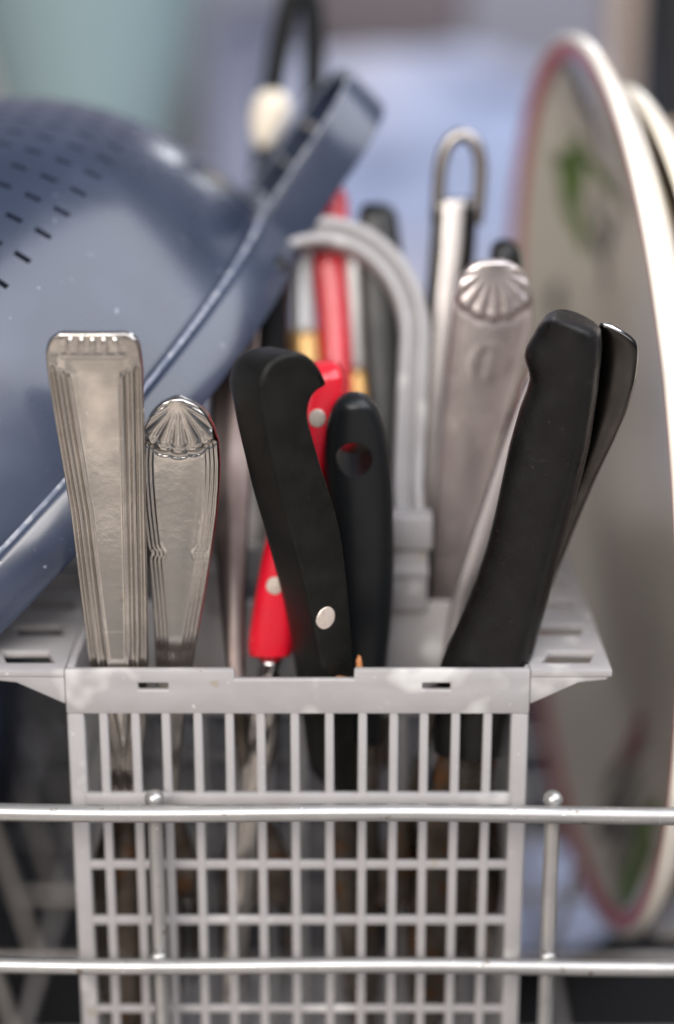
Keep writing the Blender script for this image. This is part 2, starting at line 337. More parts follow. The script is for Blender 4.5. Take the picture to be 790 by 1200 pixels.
# side shelves with slanted openings
def shelf(sgn, x0, xo):
    V = []; F = []
    zt, zb_ = .10, -.08
    def quad_top(P):
        n0 = len(V)
        for z in (zt, zb_):
            for x, y in P: V.append((x, y, z))
        k = len(P); F.append(tuple(range(n0, n0 + k))); F.append(tuple(range(n0 + 2 * k - 1, n0 + k - 1, -1)))
        return n0, k
    y = .02; rows = []
    holes = []
    yy = .45
    while yy < 8.3: holes.append((yy, yy + .72)); yy += 1.72
    ax, bx = x0 + sgn * .28, x0 + sgn * 1.38; sl = .25 * sgn
    segs = []
    prev = .0
    def wall(a, b):
        n0 = len(V); V.extend([(a[0], a[1], zt), (b[0], b[1], zt), (b[0], b[1], zb_), (a[0], a[1], zb_)]); F.append((n0, n0 + 1, n0 + 2, n0 + 3))
    xo2 = xo
    for (h0, h1) in holes + [(D, D)]:
        quad_top([(x0, prev), (xo2, prev), (xo2, h0), (bx, h0), (ax, h0), (x0, h0)] if prev == 0 else [(x0, prev), (ax + sl, prev), (bx + sl, prev), (xo2, prev), (xo2, h0), (bx, h0), (ax, h0), (x0, h0)])
        wall((xo2, prev), (xo2, h0))
        if h1 > h0:
            quad_top([(x0, h0), (ax, h0), (ax + sl, h1), (x0, h1)]); quad_top([(bx, h0), (xo2, h0), (xo2, h1), (bx + sl, h1)])
            wall((xo2, h0), (xo2, h1)); wall((ax, h0), (bx, h0)); wall((bx, h0), (bx + sl, h1)); wall((bx + sl, h1), (ax + sl, h1)); wall((ax + sl, h1), (ax, h0))
        prev = h1
    wall((x0, 0), (xo2, 0)); wall((x0, D), (xo2, D)); wall((x0, 0), (x0, D))
    V2 = [(v[0], v[1], v[2]) for v in V]
    return mesh('side_shelf', V2, F, G, bk, bevel=.035, seg=2)
shelf(1, XR + .005, 6.27); shelf(-1, XL - .005, -8.3)
def gusset(sgn, x0, y0):
    prism('gusset', [(x0, -.085), (x0 + sgn * 1.75, -.085), (x0 + sgn * 1.75, -.15), (x0 + sgn * 1.1, -.22), (x0 + sgn * .03, -.74), (x0, -.74)], y0, y0 + .16, G, bk, bevel=.03)
for y0 in (.03, 4.4, 8.75): gusset(1, XR + .008, y0); gusset(-1, XL - .008, y0)
for sgn, x0, x1 in ((1, 6.2, 6.29), (-1, -8.32, -8.23)): pass
# arched carrying handle over the divider
def sweep(name, path, prof, m, parent, nrm=(0, 1, 0)):
    path = np.asarray(path, float); nrm = np.array(nrm, float); out = []
    for i in range(len(path)):
        t = path[min(i + 1, len(path) - 1)] - path[max(i - 1, 0)]; t /= np.linalg.norm(t); a = np.cross(nrm, t); a /= np.linalg.norm(a)
        out.append([path[i] + a * p + nrm * q for p, q in prof])
    return rings(name, out, m, parent, sharp=35)
LEAN = .74; zf = pt(395, 640, YD)[2]; zt_ = 8.
for _ in range(20): zt_ = pt(375, 276, YD + LEAN * (zt_ - zf))[2]
xa = -.46; hw = 2.32; zc = zt_ - 2.45
P = [(xa + hw + .0, YD, pt(395, 665, YD)[2])] + [(xa + hw - .12 * (1 - t), YD, zc - 3.2 + 3.2 * t) for t in np.linspace(0, 1, 8)] + \
    [(xa + hw * math.cos(q), YD, zc + 2.5 * math.sin(q)) for q in np.linspace(.08, math.pi - .08, 36)] + [(xa - hw + .12 * t, YD, zc - 3.2 * t) for t in np.linspace(0, 1, 8)] + [(xa - hw, YD, pt(395, 665, YD)[2])]
prof = [(-.44, -.32), (-.36, -.40), (-.2, -.40), (-.12, -.32), (-.08, -.12), (.06, -.12), (.1, -.32), (.18, -.40), (.36, -.40), (.44, -.32), (.44, .32), (.36, .4), (-.36, .4), (-.44, .32)]
prof = [(a * .86, b * .9) for a, b in prof]
P = [(xa + (x - xa) * (1 + .02 * LEAN * max(0, z - zf)), y + LEAN * max(0, z - zf), z) for x, y, z in P]
sweep('carry_handle', P, prof, G, bk, nrm=(0, .85, -.53))
for sx in (-1, 1):
    x = xa + sx * hw
    box('handle_foot', x - .62, x + .5, YD - .42, YD + .42, pt(395, 640, YD)[2], pt(395, 600, YD)[2], G, bk, bevel=.1)
    box('handle_foot', x - .5, x + .4, YD - .3, YD + .3, pt(395, 712, YD)[2], pt(395, 641, YD)[2], G, bk, bevel=.08)
    box('handle_clip', x - .7, x + .42, YD - .36, YD + .36, pt(395, 672, YD)[2], pt(395, 660, YD)[2], G, bk, bevel=.05)

# ------------------------------------------------------------------ wire rack
rk = thing('wire_rack', 'shiny grey wire rack with rods passing in front of the cutlery basket', 'dish rack', (0, 8, -17.4))
WM = M['wire']
def rod(name, a, b, r=.16, n=12, mm=None): return tube(name, [np.array(a, float), np.array(b, float)], r, mm or WM, rk, n=n)
z1, z2 = pt(395, 954, -1)[2], pt(395, 1133, -1)[2]
sag = lambda x: -.10 * ((x - 2) / 12)
def hrod(z, Y, r):
    P = [(x, Y + .04 * math.sin(x * .25), z + sag(x) + .03 * math.sin(x * .5 + 1)) for x in np.linspace(-17, 17, 41)]
    return tube('horizontal_rod', P, r, WM, rk, n=16)
hrod(z1, -1.0, .205); hrod(z2, -1.0, .19); hrod(-12.2, -1.0, .19); hrod(-14.8, -1.0, .19)
for x, y, xb in ((181, 937, 191), (648, 938, 640)):
    a = pt(x, y, -.62); tube('vertical_rod', [a, (a[0] + .03, -.62, -14.8)], .18, WM, rk, n=14)
    t = a + np.array([0, 0, .02]); V = [[t + np.array([.23 * math.cos(q) * math.sin(p), .23 * math.sin(q) * math.sin(p), -.22 * math.cos(p)]) for q in np.linspace(0, 2 * math.pi, 16, endpoint=False)] for p in np.linspace(.15, math.pi - .1, 12)]
    rings('rod_tip', V, WM, rk)
    for zq in (z2 + .18,):
        c = np.array([a[0], -.86, zq]); V = [[c + np.array([.2 * math.cos(q) * math.sin(p), .12 * math.sin(q) * math.sin(p), -.12 * math.cos(p)]) for q in np.linspace(0, 2 * math.pi, 12, endpoint=False)] for p in np.linspace(.15, math.pi - .1, 8)]
        rings('weld', V, WM, rk)
for Y in (3, 7, 11, 15, 19, 23, 27): rod('floor_rod', (-22, Y, -14.2), (22, Y, -14.2), .14, mm=M['wire_dull'])
for X in (-18, -15, -12, -9.2, -6.5, -3.5, -.5, 2.5, 6.6, 12.4, 16): rod('lengthwise_rod', (X, -1, -14.5), (X, 29, -14.5), .15, mm=M['wire_dull'])
t0 = None
for X in (-9.25, -12.1, -15.0):
    for Y in (3, 7, 11, 15, 19, 23):
        if t0 is None:
            a = np.array([X, Y, -14.2]); t0 = tube('tine', [a, a + np.array([-1.0, -.4, 4.6]), a + np.array([-1.5, -.5, 6.4])], .15, M['wire_dull'], rk); base = a
        else:
            o = t0.copy(); scene.collection.objects.link(o); o.parent = rk; o.location = Vector((np.array([X, Y, -14.2]) - base) * S)
t0 = None
for X in (6.55, 12.4):
    for Y in (11, 15, 19, 23):
        if X < 10 and Y > 12: continue
        if t0 is None:
            a = np.array([X, Y, -14.2]); t0 = tube('tine', [a, a + np.array([.55, -.2, 2.4]), a + np.array([.75, -.3, 3.6])], .13, M['wire_dull'], rk); base = a
        else:
            o = t0.copy(); scene.collection.objects.link(o); o.parent = rk; o.location = Vector((np.array([X, Y, -14.2]) - base) * S)

# ------------------------------------------------------------------ flatware in front
def bump1(x, c, w): return math.exp(-((x - c) / w) ** 2)
def sst(a, b, x):
    t = min(1, max(0, (x - a) / (b - a))); return t * t * (3 - 2 * t)
def relief_fluted(x, d, l, u):
    g = sst(.62 + .25 * min(1, d / .5), .80 + .25 * min(1, d / .5), l)
    h = g * (-.085 * bump1(d, .125, .055) - .075 * bump1(d, .34, .06) + .012 * bump1(d, .235, .03) + .014 * bump1(d, .46, .03)) - .02 * g * sst(.46, .56, d)
    if abs(x) < 1.0 and l < .62:
        m_ = sst(.10, .16, l) * (1 - min(1, max(0, (l - .16) / .40))) * (1 - sst(.66, .80, abs(x) + .25 * (.5 - l)))
        h += .045 * m_ * (1 - abs(math.sin(x * (1 + .35 * (.5 - l)) * math.pi / .27))) ** 1.6
    h += .012 * bump1(l, .50, .035) * (1 - sst(.66, .74, abs(x))) - .015 * sst(.5, .6, l) * (1 - g) * (1 - sst(.6, .8, abs(x)))
    return h
def relief_shell(x, d, l, u, k=1.0):
    cxx, cl = 0., .10
    dx, dy = x / k, (l - cl) / k; r = math.hypot(dx * .98, dy * .92); a = math.atan2(dx, dy + .02)
    lob = abs(math.cos(a * 9.5)); Rr = 1.08 + .06 * lob ** .6
    ins = 1 - sst(Rr - .05, Rr + .02, r)
    if abs(a) > 1.75: ins *= 0
    h = ins * (.028 + .058 * sst(.1, .9, r) * (lob ** .8 - .4) * (1 - .4 * sst(.9, 1.1, r))) + ins * .02 * bump1(r, Rr - .12, .06)
    h -= .03 * bump1(r, Rr + .05, .04) * (1 if abs(a) < 1.7 else 0)
    g = sst(.9 * k, 1.15 * k, l) * (1 - ins)
    off = .07 * bump1(l, 3.75, .10) * (1 if l > 0 else 0)
    dd = d - off * 1.2
    h += g * (-.028 * bump1(dd, .11, .028) - .028 * bump1(dd, .20, .028) - .028 * bump1(dd, .29, .028)) - .012 * g * sst(.30, .42, dd)
    h += .03 * bump1(l, .07, .05) * (1 - ins)
    return h
sp = thing('table_spoon', 'stainless handle with square fluted end and grooved sides, leftmost in the basket', 'spoon', pt(140, 1180, 2.2))
st = [(388, 76, 146), (389.5, 69, 151), (392, 64, 156), (396, 59, 161), (402, 56, 164), (412, 54, 166), (430, 55, 168), (500, 66, 169.5), (600, 83, 171), (700, 95, 173), (785, 106, 174), (850, 119, 171), (900, 128, 167), (930, 131, 164)]
steel_handle('handle', st, -.30, .75, relief_fluted, M['steel'], sp, NU=110, NV=220)
def spoonbowl(st, Ya, Yb, parent, depth=.5, m=None):
    st = blur_rows(interp(st, 36), 1); y0, y1 = st[0, 0], st[-1, 0]; A = []
    for off in (0, .12):
        for i, (y, a, b) in enumerate(st):
            Y = Ya + (Yb - Ya) * (y - y0) / (y1 - y0); t = i / 35
            for u in np.linspace(-1, 1, 15):
                p = pt((a + b) / 2 + u * (b - a) / 2, y, Y); A.append(p + np.array([0, off + depth * (1 - u * u) * math.sin(math.pi * t) ** .7, 0]))
    n = 36 * 15; F = []
    for i in range(35):
        for j in range(14):
            a = i * 15 + j; F.append((a, a + 1, a + 16, a + 15)); F.append((n + a, n + a + 15, n + a + 16, n + a + 1))
        F.append((i * 15, i * 15 + 15, n + i * 15 + 15, n + i * 15)); F.append((i * 15 + 14, n + i * 15 + 14, n + i * 15 + 29, i * 15 + 29))
    for r_ in (0, 35): 
        for j in range(14): F.append((r_ * 15 + j, n + r_ * 15 + j, n + r_ * 15 + j + 1, r_ * 15 + j + 1))
    return mesh('bowl', A, F, m or M['steel_blade_shaded'], parent, sharp=60)
spoonbowl([(929, 131, 164), (960, 124, 170), (1000, 112, 182), (1050, 106, 190), (1110, 106, 192), (1170, 116, 184), (1200, 130, 172), (1210, 142, 162)], .75, 1.9, sp)

def fork_head(st_neck, x0, x1, ya, yb, yt, Ya, Yb, parent, m):
    """palm of the fork and four tines"""
    mid = (x0 + x1) / 2
    handle('palm', st_neck + [(ya, x0 + 6, x1 - 6), ((ya + yb) / 2, x0, x1), (yb, x0, x1)], Ya, Yb, .16, m, parent, n=2.5, cap=.05, N=30, K=20)
    w = (x1 - x0) / 7
    for k in range(4):
        a = x0 + 2 * k * w; P = [pt(a + w / 2, yb - 4, Yb), pt(a + w / 2, (yb + yt) / 2, Yb + .35), pt(a + w / 2, yt, Yb + .3)]
        tube('tine', P, [.1, .095, .03], m, parent, n=8)
fk = thing('dinner_fork', 'stainless handle with a scallop shell on its rounded end, beside the square fluted handle', 'fork', pt(215, 1190, 2.6), 'shell patterned flatware in the basket')
st = [(463, 205, 211), (466, 197, 219), (470, 189, 228), (476, 182, 237), (485, 175, 245), (500, 168, 252), (518, 164, 257), (540, 163, 258.5), (565, 164, 258), (600, 167, 255), (650, 173, 248), (700, 178, 240), (740, 181, 233), (785, 183, 225), (850, 189, 215), (930, 193, 209)]
steel_handle('handle', st, .35, 1.35, lambda x, d, l, u: relief_shell(x, d, l, u), M['steel'], fk, NU=110, NV=220)
fork_head([(929, 193, 209), (960, 190, 214)], 178, 232, 990, 1050, 1170, 1.35, 2.2, fk, M['steel_blade_shaded'])

# ------------------------------------------------------------------ knives and the rest
kn = thing('paring_knife', 'black handled knife with hooked end and one pale rivet, leaning left', 'knife', pt(420, 1200, 2.5))
f = R(35); T_ = 1.6; wv = np.array([math.cos(f), math.sin(f), 0]); fn = np.array([math.sin(f), -math.cos(f), 0])
face = [(349, 413), (339, 414), (330, 416.5), (322, 421), (315, 428), (310, 437), (306.5, 447), (305, 456), (306, 466), (308.5, 480), (314, 510), (324, 554), (334, 597), (346, 640), (357, 682), (368, 728), (377, 779), (387, 850), (398, 925),
    (420, 925), (418, 850), (415.5, 790), (413.5, 750), (410.5, 710), (407, 670), (402, 632), (396, 604), (388, 577), (379, 549), (372, 525), (366.5, 505), (363.5, 492), (363, 481), (365, 471), (369, 463.5), (374.5, 458), (380.5, 454.5), (383.6, 451.5), (383.8, 448.5), (381.5, 442), (377, 433), (370, 424), (360, 416)]
A0 = pt(385, 404, -.45); A1 = pt(385, 925, .75); ax_ = A1 - A0; ax_ /= np.linalg.norm(ax_)
nf_ = np.cross(wv, ax_); nf_ /= np.linalg.norm(nf_); nf_ = nf_ if nf_[1] < 0 else -nf_
def onplane(x, y):
    d = FW + np.array([1., 0, 0]) * (x - 395) / FPX + UP * (600 - y) / FPX
    return CAM + d * (((A0 - CAM) @ nf_) / (d @ nf_))
pl = np.array([onplane(*q) for q in face]); wv2 = np.cross(ax_, nf_); wv2 = wv2 if wv2 @ wv > 0 else -wv2; uu = (pl - A0) @ wv2; vv = (pl - A0) @ ax_
pc = smooth_path(np.vstack([np.stack([uu, vv], 1), [[uu[0], vv[0]]]]), 4 * len(face))[:-1]
tg = np.roll(pc, -1, 0) - np.roll(pc, 1, 0); tg /= np.linalg.norm(tg, axis=1)[:, None]; nr = np.stack([tg[:, 1], -tg[:, 0]], 1)
if ((pc + nr * .01 - pc.mean(0)) ** 2).sum() > ((pc - pc.mean(0)) ** 2).sum(): nr = -nr
wv2 = np.cross(ax_, nf_); wv2 = wv2 if wv2 @ wv > 0 else -wv2
lay = []
for dp, ins in ((0, .13), (.012, .075), (.04, .032), (.085, .008), (.15, 0), (.6, .0), (1.05, .01), (1.25, .05), (1.4, .11), (1.52, .21), (1.6, .33)):
    q = pc + nr * ins; lay.append([A0 + wv2 * a + ax_ * (b + .14 * dp) - nf_ * dp for a, b in q])
rings('handle', lay, M['black_plastic'], kn, sharp=60)
blade('blade', [(918, 384, 412), (1000, 388, 420), (1100, 396, 426), (1200, 410, 426), (1235, 420, 425)], 1.4, 2.6, .18, M['steel_blade_shaded'], kn)
rc_ = onplane(381.5, 724)
out = []
for s_, k_ in ((-.1, 1), (.012, 1), (.03, .95), (.036, .7)):
    out.append([rc_ + nf_ * s_ + wv2 * .25 * k_ * math.cos(q) + ax_ * .275 * k_ * math.sin(q) for q in np.linspace(0, 2 * math.pi, 30, endpoint=False)])
rings('rivet', out, M['rivet'], kn)

kn = thing('chef_knife', 'thick black handled knife with a blunt sloping end, rightmost and leaning right', 'knife', pt(540, 1200, 2.5))
st = [(367.5, 646, 655), (369, 640, 668), (372, 635, 681), (376, 632, 691), (381, 629, 700), (388, 626, 705), (397, 621, 706), (407, 616, 706), (416, 614, 705.5), (424, 615.5, 705), (432, 618.5, 704), (442, 620, 703), (455, 617, 702), (480, 608, 698), (520, 597, 692), (560, 588.5, 682), (600, 580, 671), (640, 570, 660), (680, 557, 649), (710, 545, 641), (740, 532, 632), (760, 523, 627), (775, 517, 621), (790, 513, 613), (830, 508, 600), (880, 508, 590)]
handle('handle', st, .35, 1.15, 1.5, M['black_worn'], kn, yaw=-14, n=2.9, cap=.14, N=170, K=72, sm=1)
blade('blade', [(878, 515, 585), (1000, 490, 560), (1100, 480, 545), (1200, 480, 520), (1235, 485, 495)], 1.15, 2.6, .18, M['steel_blade_shaded'], kn)

kn = thing('utility_knife', 'matt black oval handle with a hanging hole in its end, behind the hooked knife', 'knife', pt(430, 1200, 3.2))
st = [(460, 409, 420), (462, 403, 427), (466, 397, 433), (472, 392, 439), (480, 388, 444), (500, 382, 451), (530, 379, 456), (560, 380, 459), (600, 383, 461), (650, 386, 462), (700, 388, 461), (740, 390, 458), (790, 394, 452), (870, 404, 446)]
hb = handle('handle', st, 2.1, 2.9, 1.0, M['black_gloss'], kn, n=2.4, cap=.35, N=80, K=44)
c = pt(415, 526, 2.2)
cut = tube('cutter', [c + np.array([0, -3, -.9]), c + np.array([0, 3, .9])], .42, None, kn, n=28)
bo = hb.modifiers.new('h', 'BOOLEAN'); bo.object = cut; bo.operation = 'DIFFERENCE'; bo.solver = 'EXACT'
bake(hb, 45); bpy.data.objects.remove(cut, do_unlink=True)
blade('blade', [(868, 408, 442), (1000, 408, 446), (1150, 420, 446), (1230, 432, 440)], 2.9, 3.6, .16, M['steel_blade_shaded'], kn)

kn = thing('steak_knife', 'bright red riveted handle with a shiny bolster, mostly hidden behind the hooked black knife', 'knife', pt(290, 1200, 2.6))
st = [(423, 376, 392), (425, 368, 397), (430, 361, 401), (438, 356, 404), (450, 353, 405), (480, 348, 402), (520, 340, 395), (550, 330, 384), (600, 318, 372), (650, 307, 361), (700, 298, 353), (740, 292, 347), (762, 290, 344), (766, 292, 341)]
handle('handle', st, 3.3, 2.1, 1.15, M['red_plastic'], kn, n=3, cap=.35, N=80)
for x, y in ((372, 490), (322, 686)):
    Yc = 3.3 - 1.2 * (y - 423) / 343; disc('rivet', pt(x, y, Yc - .53), .2, .22, (0, -1, .1), .08, M['rivet'], kn)
handle('bolster', [(765, 300, 334), (772, 302, 332), (784, 300, 328), (800, 298, 334), (812, 300, 332)], 2.1, 2.0, .95, M['chrome'], kn, n=2.1, cap=.1, N=30)
blade('blade', [(810, 300, 330), (840, 290, 328), (880, 284, 322), (920, 280, 314), (1000, 272, 304), (1100, 262, 292), (1180, 262, 275)], 2.0, 1.6, .2, M['steel'], kn, yaw=12)

kn = thing('red_handled_knife', 'upright red handle at the back, seen through the arch of the basket handle', 'knife', pt(400, 700, 7))
st = [(217, 382, 394), (219, 376, 399), (224, 370, 404), (234, 366, 408), (300, 366, 410), (350, 370, 412), (430, 376, 414), (520, 382, 414)]
handle('handle', st, 11.5, 8.6, 1.1, M['red_plastic'], kn, n=2.6, cap=.4, N=50)
blade('blade', [(518, 386, 410), (700, 388, 410), (900, 392, 408)], 8.6, 8.2, .15, M['steel_blade_shaded'], kn)
for nm, lab, xs_, a, b in (('butter_knife', 'pale metal handle with a tan collar, left of the upright red handle', (338, 368), 287, 388), ('butter_knife', 'pale metal handle with a tan collar, right of the upright red handle', (402, 430), 283, 432)):
    kn = thing(nm, lab, 'knife', pt(xs_[0], 700, 6), 'pale handled knives at the back')
    l, r_ = xs_
    handle('handle', [(a, l + 8, r_ - 8), (a + 4, l + 3, r_ - 3), (a + 14, l, r_), (b, l + 2, r_ + 3)], 10.6, 9.9, .8, M['pale_handle'], kn, n=2.3, cap=.3, N=40)
    handle('collar', [(b - 2, l - 2, r_ + 7), (b + 20, l - 1, r_ + 11), (b + 40, l + 1, r_ + 12)], 9.9, 9.6, .95, M['brass'], kn, n=2.3, cap=.06, N=20)
    blade('blade', [(b + 38, l + 6, r_ + 6), (b + 200, l + 10, r_ + 6), (b + 420, l + 12, r_)], 9.6, 8.0, .15, M['steel_blade_shaded'], kn)
kn = thing('black_handled_spatula', 'plain black handle upright at the back, under the right side of the arch', 'kitchen tool', pt(450, 700, 7.4))
handle('handle', [(238, 430, 450), (241, 424, 458), (248, 420, 465), (300, 418, 472), (400, 424, 474), (520, 434, 472), (600, 438, 466)], 10.8, 8.0, .9, M['black_gloss'], kn, n=3, cap=.3, N=50)
blade('shaft', [(598, 444, 462), (900, 444, 460)], 8.0, 7.6, .3, M['steel_blade_shaded'], kn)
kn = thing('black_handled_ladle', 'dark handle upright at the back, just right of the colander rim', 'kitchen tool', pt(318, 700, 7.4))
handle('handle', [(300, 305, 330), (310, 300, 338), (450, 298, 338), (600, 304, 334)], 7.9, 7.4, .9, M['black_gloss'], kn, n=3, cap=.3, N=50)
blade('shaft', [(598, 310, 328), (900, 312, 326)], 7.4, 7.2, .3, M['steel_blade_shaded'], kn)

# loop handled peeler
kn = thing('vegetable_peeler', 'folded steel handle topped by a wire hanging loop, at the back right of the arch', 'peeler', pt(520, 700, 7.5))
Pl = smooth_path([pt(512, 262, 10.0), pt(514, 225, 10.0), pt(517, 192, 10.0), pt(526, 168, 10.0), pt(541, 158, 10.0), pt(556, 167, 10.0), pt(563, 190, 10.0), pt(562, 225, 10.0), pt(558, 262, 10.0)], 60)
tube('hanging_loop', Pl, .185, M['steel_peeler'], kn, n=12)
handle('handle', [(232, 512, 558), (236, 508, 560), (300, 503, 556), (400, 494, 542), (480, 490, 530), (560, 490, 520), (800, 495, 515)], 10.1, 8.3, .62, M['steel_dark'], kn, n=5, cap=.1, N=40)
handle('front_strip', [(233, 521, 545), (300, 517, 541), (400, 506, 527), (480, 500, 518), (600, 498, 512)], 9.7, 7.9, .13, M['steel_peeler'], kn, n=4, cap=.1, N=30)

# rear shell flatware
kn = thing('serving_spoon', 'rosy steel handle with shell on its wide round end, left of thick black knife', 'spoon', pt(525, 700, 5.6), 'shell patterned flatware in the basket')
st = [(304, 569, 586), (306, 559, 596), (310, 550, 604), (318, 542, 613), (330, 536, 620), (350, 532, 625), (370, 530.5, 625), (400, 528, 620), (450, 522, 606), (500, 517, 592), (560, 512, 576), (620, 508, 562), (700, 505, 545), (850, 508, 535)]
def rel2(x, d, l, u):
    h = relief_shell(x * .95, d, l * .9, u, 1.0) * .9
    r = math.hypot(x, l - 2.55); return h + .012 * bump1(r, .42, .1) + .01 * math.sin(x * 14) * bump1(r, .2, .2)
steel_handle('handle', st, 5.3, 6.1, rel2, M['steel_rosy'], kn, NU=70, NV=120, yaw=4)
blade('neck', [(848, 509, 534), (1000, 515, 530), (1080, 500, 550)], 6.1, 6.6, .25, M['steel_rosy'], kn)
kn = thing('dessert_spoon', 'plain bright steel handle slanting down behind the thick black knife', 'spoon', pt(540, 780, 3.8))
steel_handle('handle', [(425, 640, 664), (430, 628, 670), (440, 619, 674), (470, 606, 662), (520, 588, 640), (580, 568, 616), (640, 548, 592), (705, 528, 562), (800, 514, 540), (900, 508, 526)], 3.3, 3.7, None, mat('steel_bright', (.80, .74, .74), .38, 1, nscale=60, rvar=.05), kn, NU=24, NV=60)
spoonbowl([(898, 508, 526), (960, 492, 540), (1030, 485, 548), (1100, 488, 540), (1130, 505, 525)], 3.5, 3.7, kn, depth=.3)
kn = thing('soup_spoon', 'steel handle coloured dark for its reflection, added bright edge glint, right of thick black knife', 'spoon', pt(600, 780, 2.9))
steel_handle('handle', [(379, 704, 712), (383, 702, 722), (390, 700, 735), (397, 698, 743), (404, 697, 746), (420, 696, 746), (445, 693, 743), (480, 687, 733), (520, 680, 716), (560, 668, 697), (600, 652, 680), (700, 608, 640), (790, 575, 600), (900, 550, 570)], 1.1, 2.9, None, M['steel_dark'], kn, NU=24, NV=80, yaw=-20)  # dark reflection put into the steel's colour
tube('edge_glint', [pt(x, y, 1.0) for x, y in ((707, 380), (716, 383), (727, 390), (737, 398), (743, 404))], [.03, .06, .07, .06, .03], M['chrome'], kn, n=8)  # glint added as a bright tube along the spoon's edge
spoonbowl([(898, 550, 570), (960, 530, 585), (1040, 525, 590), (1110, 540, 575), (1130, 550, 565)], 2.9, 3.2, kn, depth=.3)

fk = thing('stained_fork', 'dull brown stained fork between the nearest shell handle and the lower red handle', 'fork', pt(300, 1170, 3.2))
steel_handle('handle', [(360, 262, 296), (366, 254, 302), (380, 250, 305), (450, 247, 302), (550, 248, 294), (650, 254, 290), (740, 261, 287), (800, 268, 288)], 6.9, 1.4, lambda x, d, l, u: .012 * math.cos(x * 11), mat('steel_stained', (.15, .12, .11), .42, 1, col2=(.08, .055, .05), nscale=60, rvar=.1, stretch=(1, 1, .12)), fk, NU=40, NV=90)
fork_head([(796, 268, 288), (900, 278, 294), (948, 283, 304), (965, 274, 318)], 258, 342, 985, 1060, 1160, 1.4, 2.6, fk, M['steel_blade_shaded'])
fk = thing('salad_fork', 'small steel fork standing inside the basket behind the lattice on the right', 'fork', pt(480, 1170, 3.2))
fork_head([(800, 505, 520), (860, 497, 510), (950, 470, 484)], 440, 500, 1000, 1060, 1170, 2.4, 3.0, fk, M['steel_blade_shaded'])

# scraps of food on the rim
for x, y, r_, lab in ((400, 797, .14, 'small tan food crumb on the basket rim under the hooked knife'), (421, 779, .1, 'thin orange brown food scrap at the foot of the hooked knife')):
    fs = thing('food_scrap', lab, 'food scrap', pt(x, y, .3))
    c = pt(x, y, .35); b = bmesh.new(); bmesh.ops.create_icosphere(b, subdivisions=3, radius=1)
    V = [c + np.array([v.co.x * r_ * (1.3 if r_ > .12 else .7), v.co.y * r_ * .8, v.co.z * r_ * (.6 if r_ > .12 else 2.2)]) * (1 + .35 * noise.noise(v.co * 2.5)) for v in b.verts]
    V = [c + (v - c) for v in V]; F = [[q.index for q in fa.verts] for fa in b.faces]; b.free()
    mesh('crumb', V, F, M['food'], fs)

# ------------------------------------------------------------------ colander
CC = np.array([-9.375, 11.179, 1.806]); az, el, RC, HC = -1.486, .79, 10.385, 9.192
n_ = np.array([math.cos(el) * math.sin(az), -math.cos(el) * math.cos(az), math.sin(el)])
e1 = np.cross(n_, [0, 0, 1]); e1 /= np.linalg.norm(e1); e2 = np.cross(n_, e1)
co = thing('colander', 'dark blue plastic colander with rows of slots, tilted upside down at the left', 'colander', CC + n_ * 0 - e2 * 0)
def cw(a, r, s): return CC + n_ * s + r * (math.cos(a) * e1 + math.sin(a) * e2)
ss = np.linspace(0, 1, 400); rr_ = RC * .975 * (1 - ss ** 2.3) ** (1 / 2.3); hh_ = HC * ss
arc = np.concatenate([[0], np.cumsum(np.hypot(np.diff(rr_), np.diff(hh_)))])
K = 68; levels = list(np.linspace(0, 3.9, 14)); slotband = []
a_ = 3.9; tot = arc[-1]
while a_ < tot - 2.2:
    slotband.append(len(levels) - 1); levels += [a_ + .43, a_ + .62]; a_ += .80; levels.append(a_)
levels += list(np.linspace(a_, tot - .02, 6)[1:])
angs = []
for k in range(K):
    b0_ = 2 * math.pi * k / K; da = 2 * math.pi / K
    for fq in (.0, .32, .48, .75): angs.append(b0_ + fq * da)
V = []
for s in levels:
    r = np.interp(s, arc, rr_); h = np.interp(s, arc, hh_)
    for a in angs: V.append(cw(a, r, h))
nA = len(angs); F = []
for i in range(len(levels) - 1):
    for j in range(nA):
        if i in slotband and j % 4 == 1 and levels[i] < tot - 3: continue
        F.append((i * nA + j, i * nA + (j + 1) % nA, (i + 1) * nA + (j + 1) % nA, (i + 1) * nA + j))
V.append(CC + n_ * HC); ap = len(V) - 1; i = len(levels) - 1
for j in range(nA): F.append((i * nA + j, i * nA + (j + 1) % nA, ap))
me_o = mesh('bowl', V, F, M['navy'], co, smooth=False)
so = me_o.modifiers.new('s', 'SOLIDIFY'); so.thickness = .22 * S; so.offset = -1
bake(me_o, 38)
def lathe(name, prof, m, parent, n=200):
    return rings(name, [[cw(a, r, s) for r, s in prof] for a in np.linspace(0, 2 * math.pi, n, endpoint=False)], m, parent, closed=True, sharp=35)
lathe('rim_band', [(RC * .955, .02), (RC + .04, .02), (RC + .16, -.04), (RC + .26, -.2), (RC + .27, -1.2), (RC + .22, -1.3), (RC + .1, -1.3), (RC + .1, -.25), (RC * .955, -.2)], M['navy'], co)
lathe('rim_bead', [(RC - .03, .025), (RC + .0, .075), (RC + .07, .085), (RC + .13, .04), (RC + .12, -.01), (RC, .0)], M['navy_worn'], co)
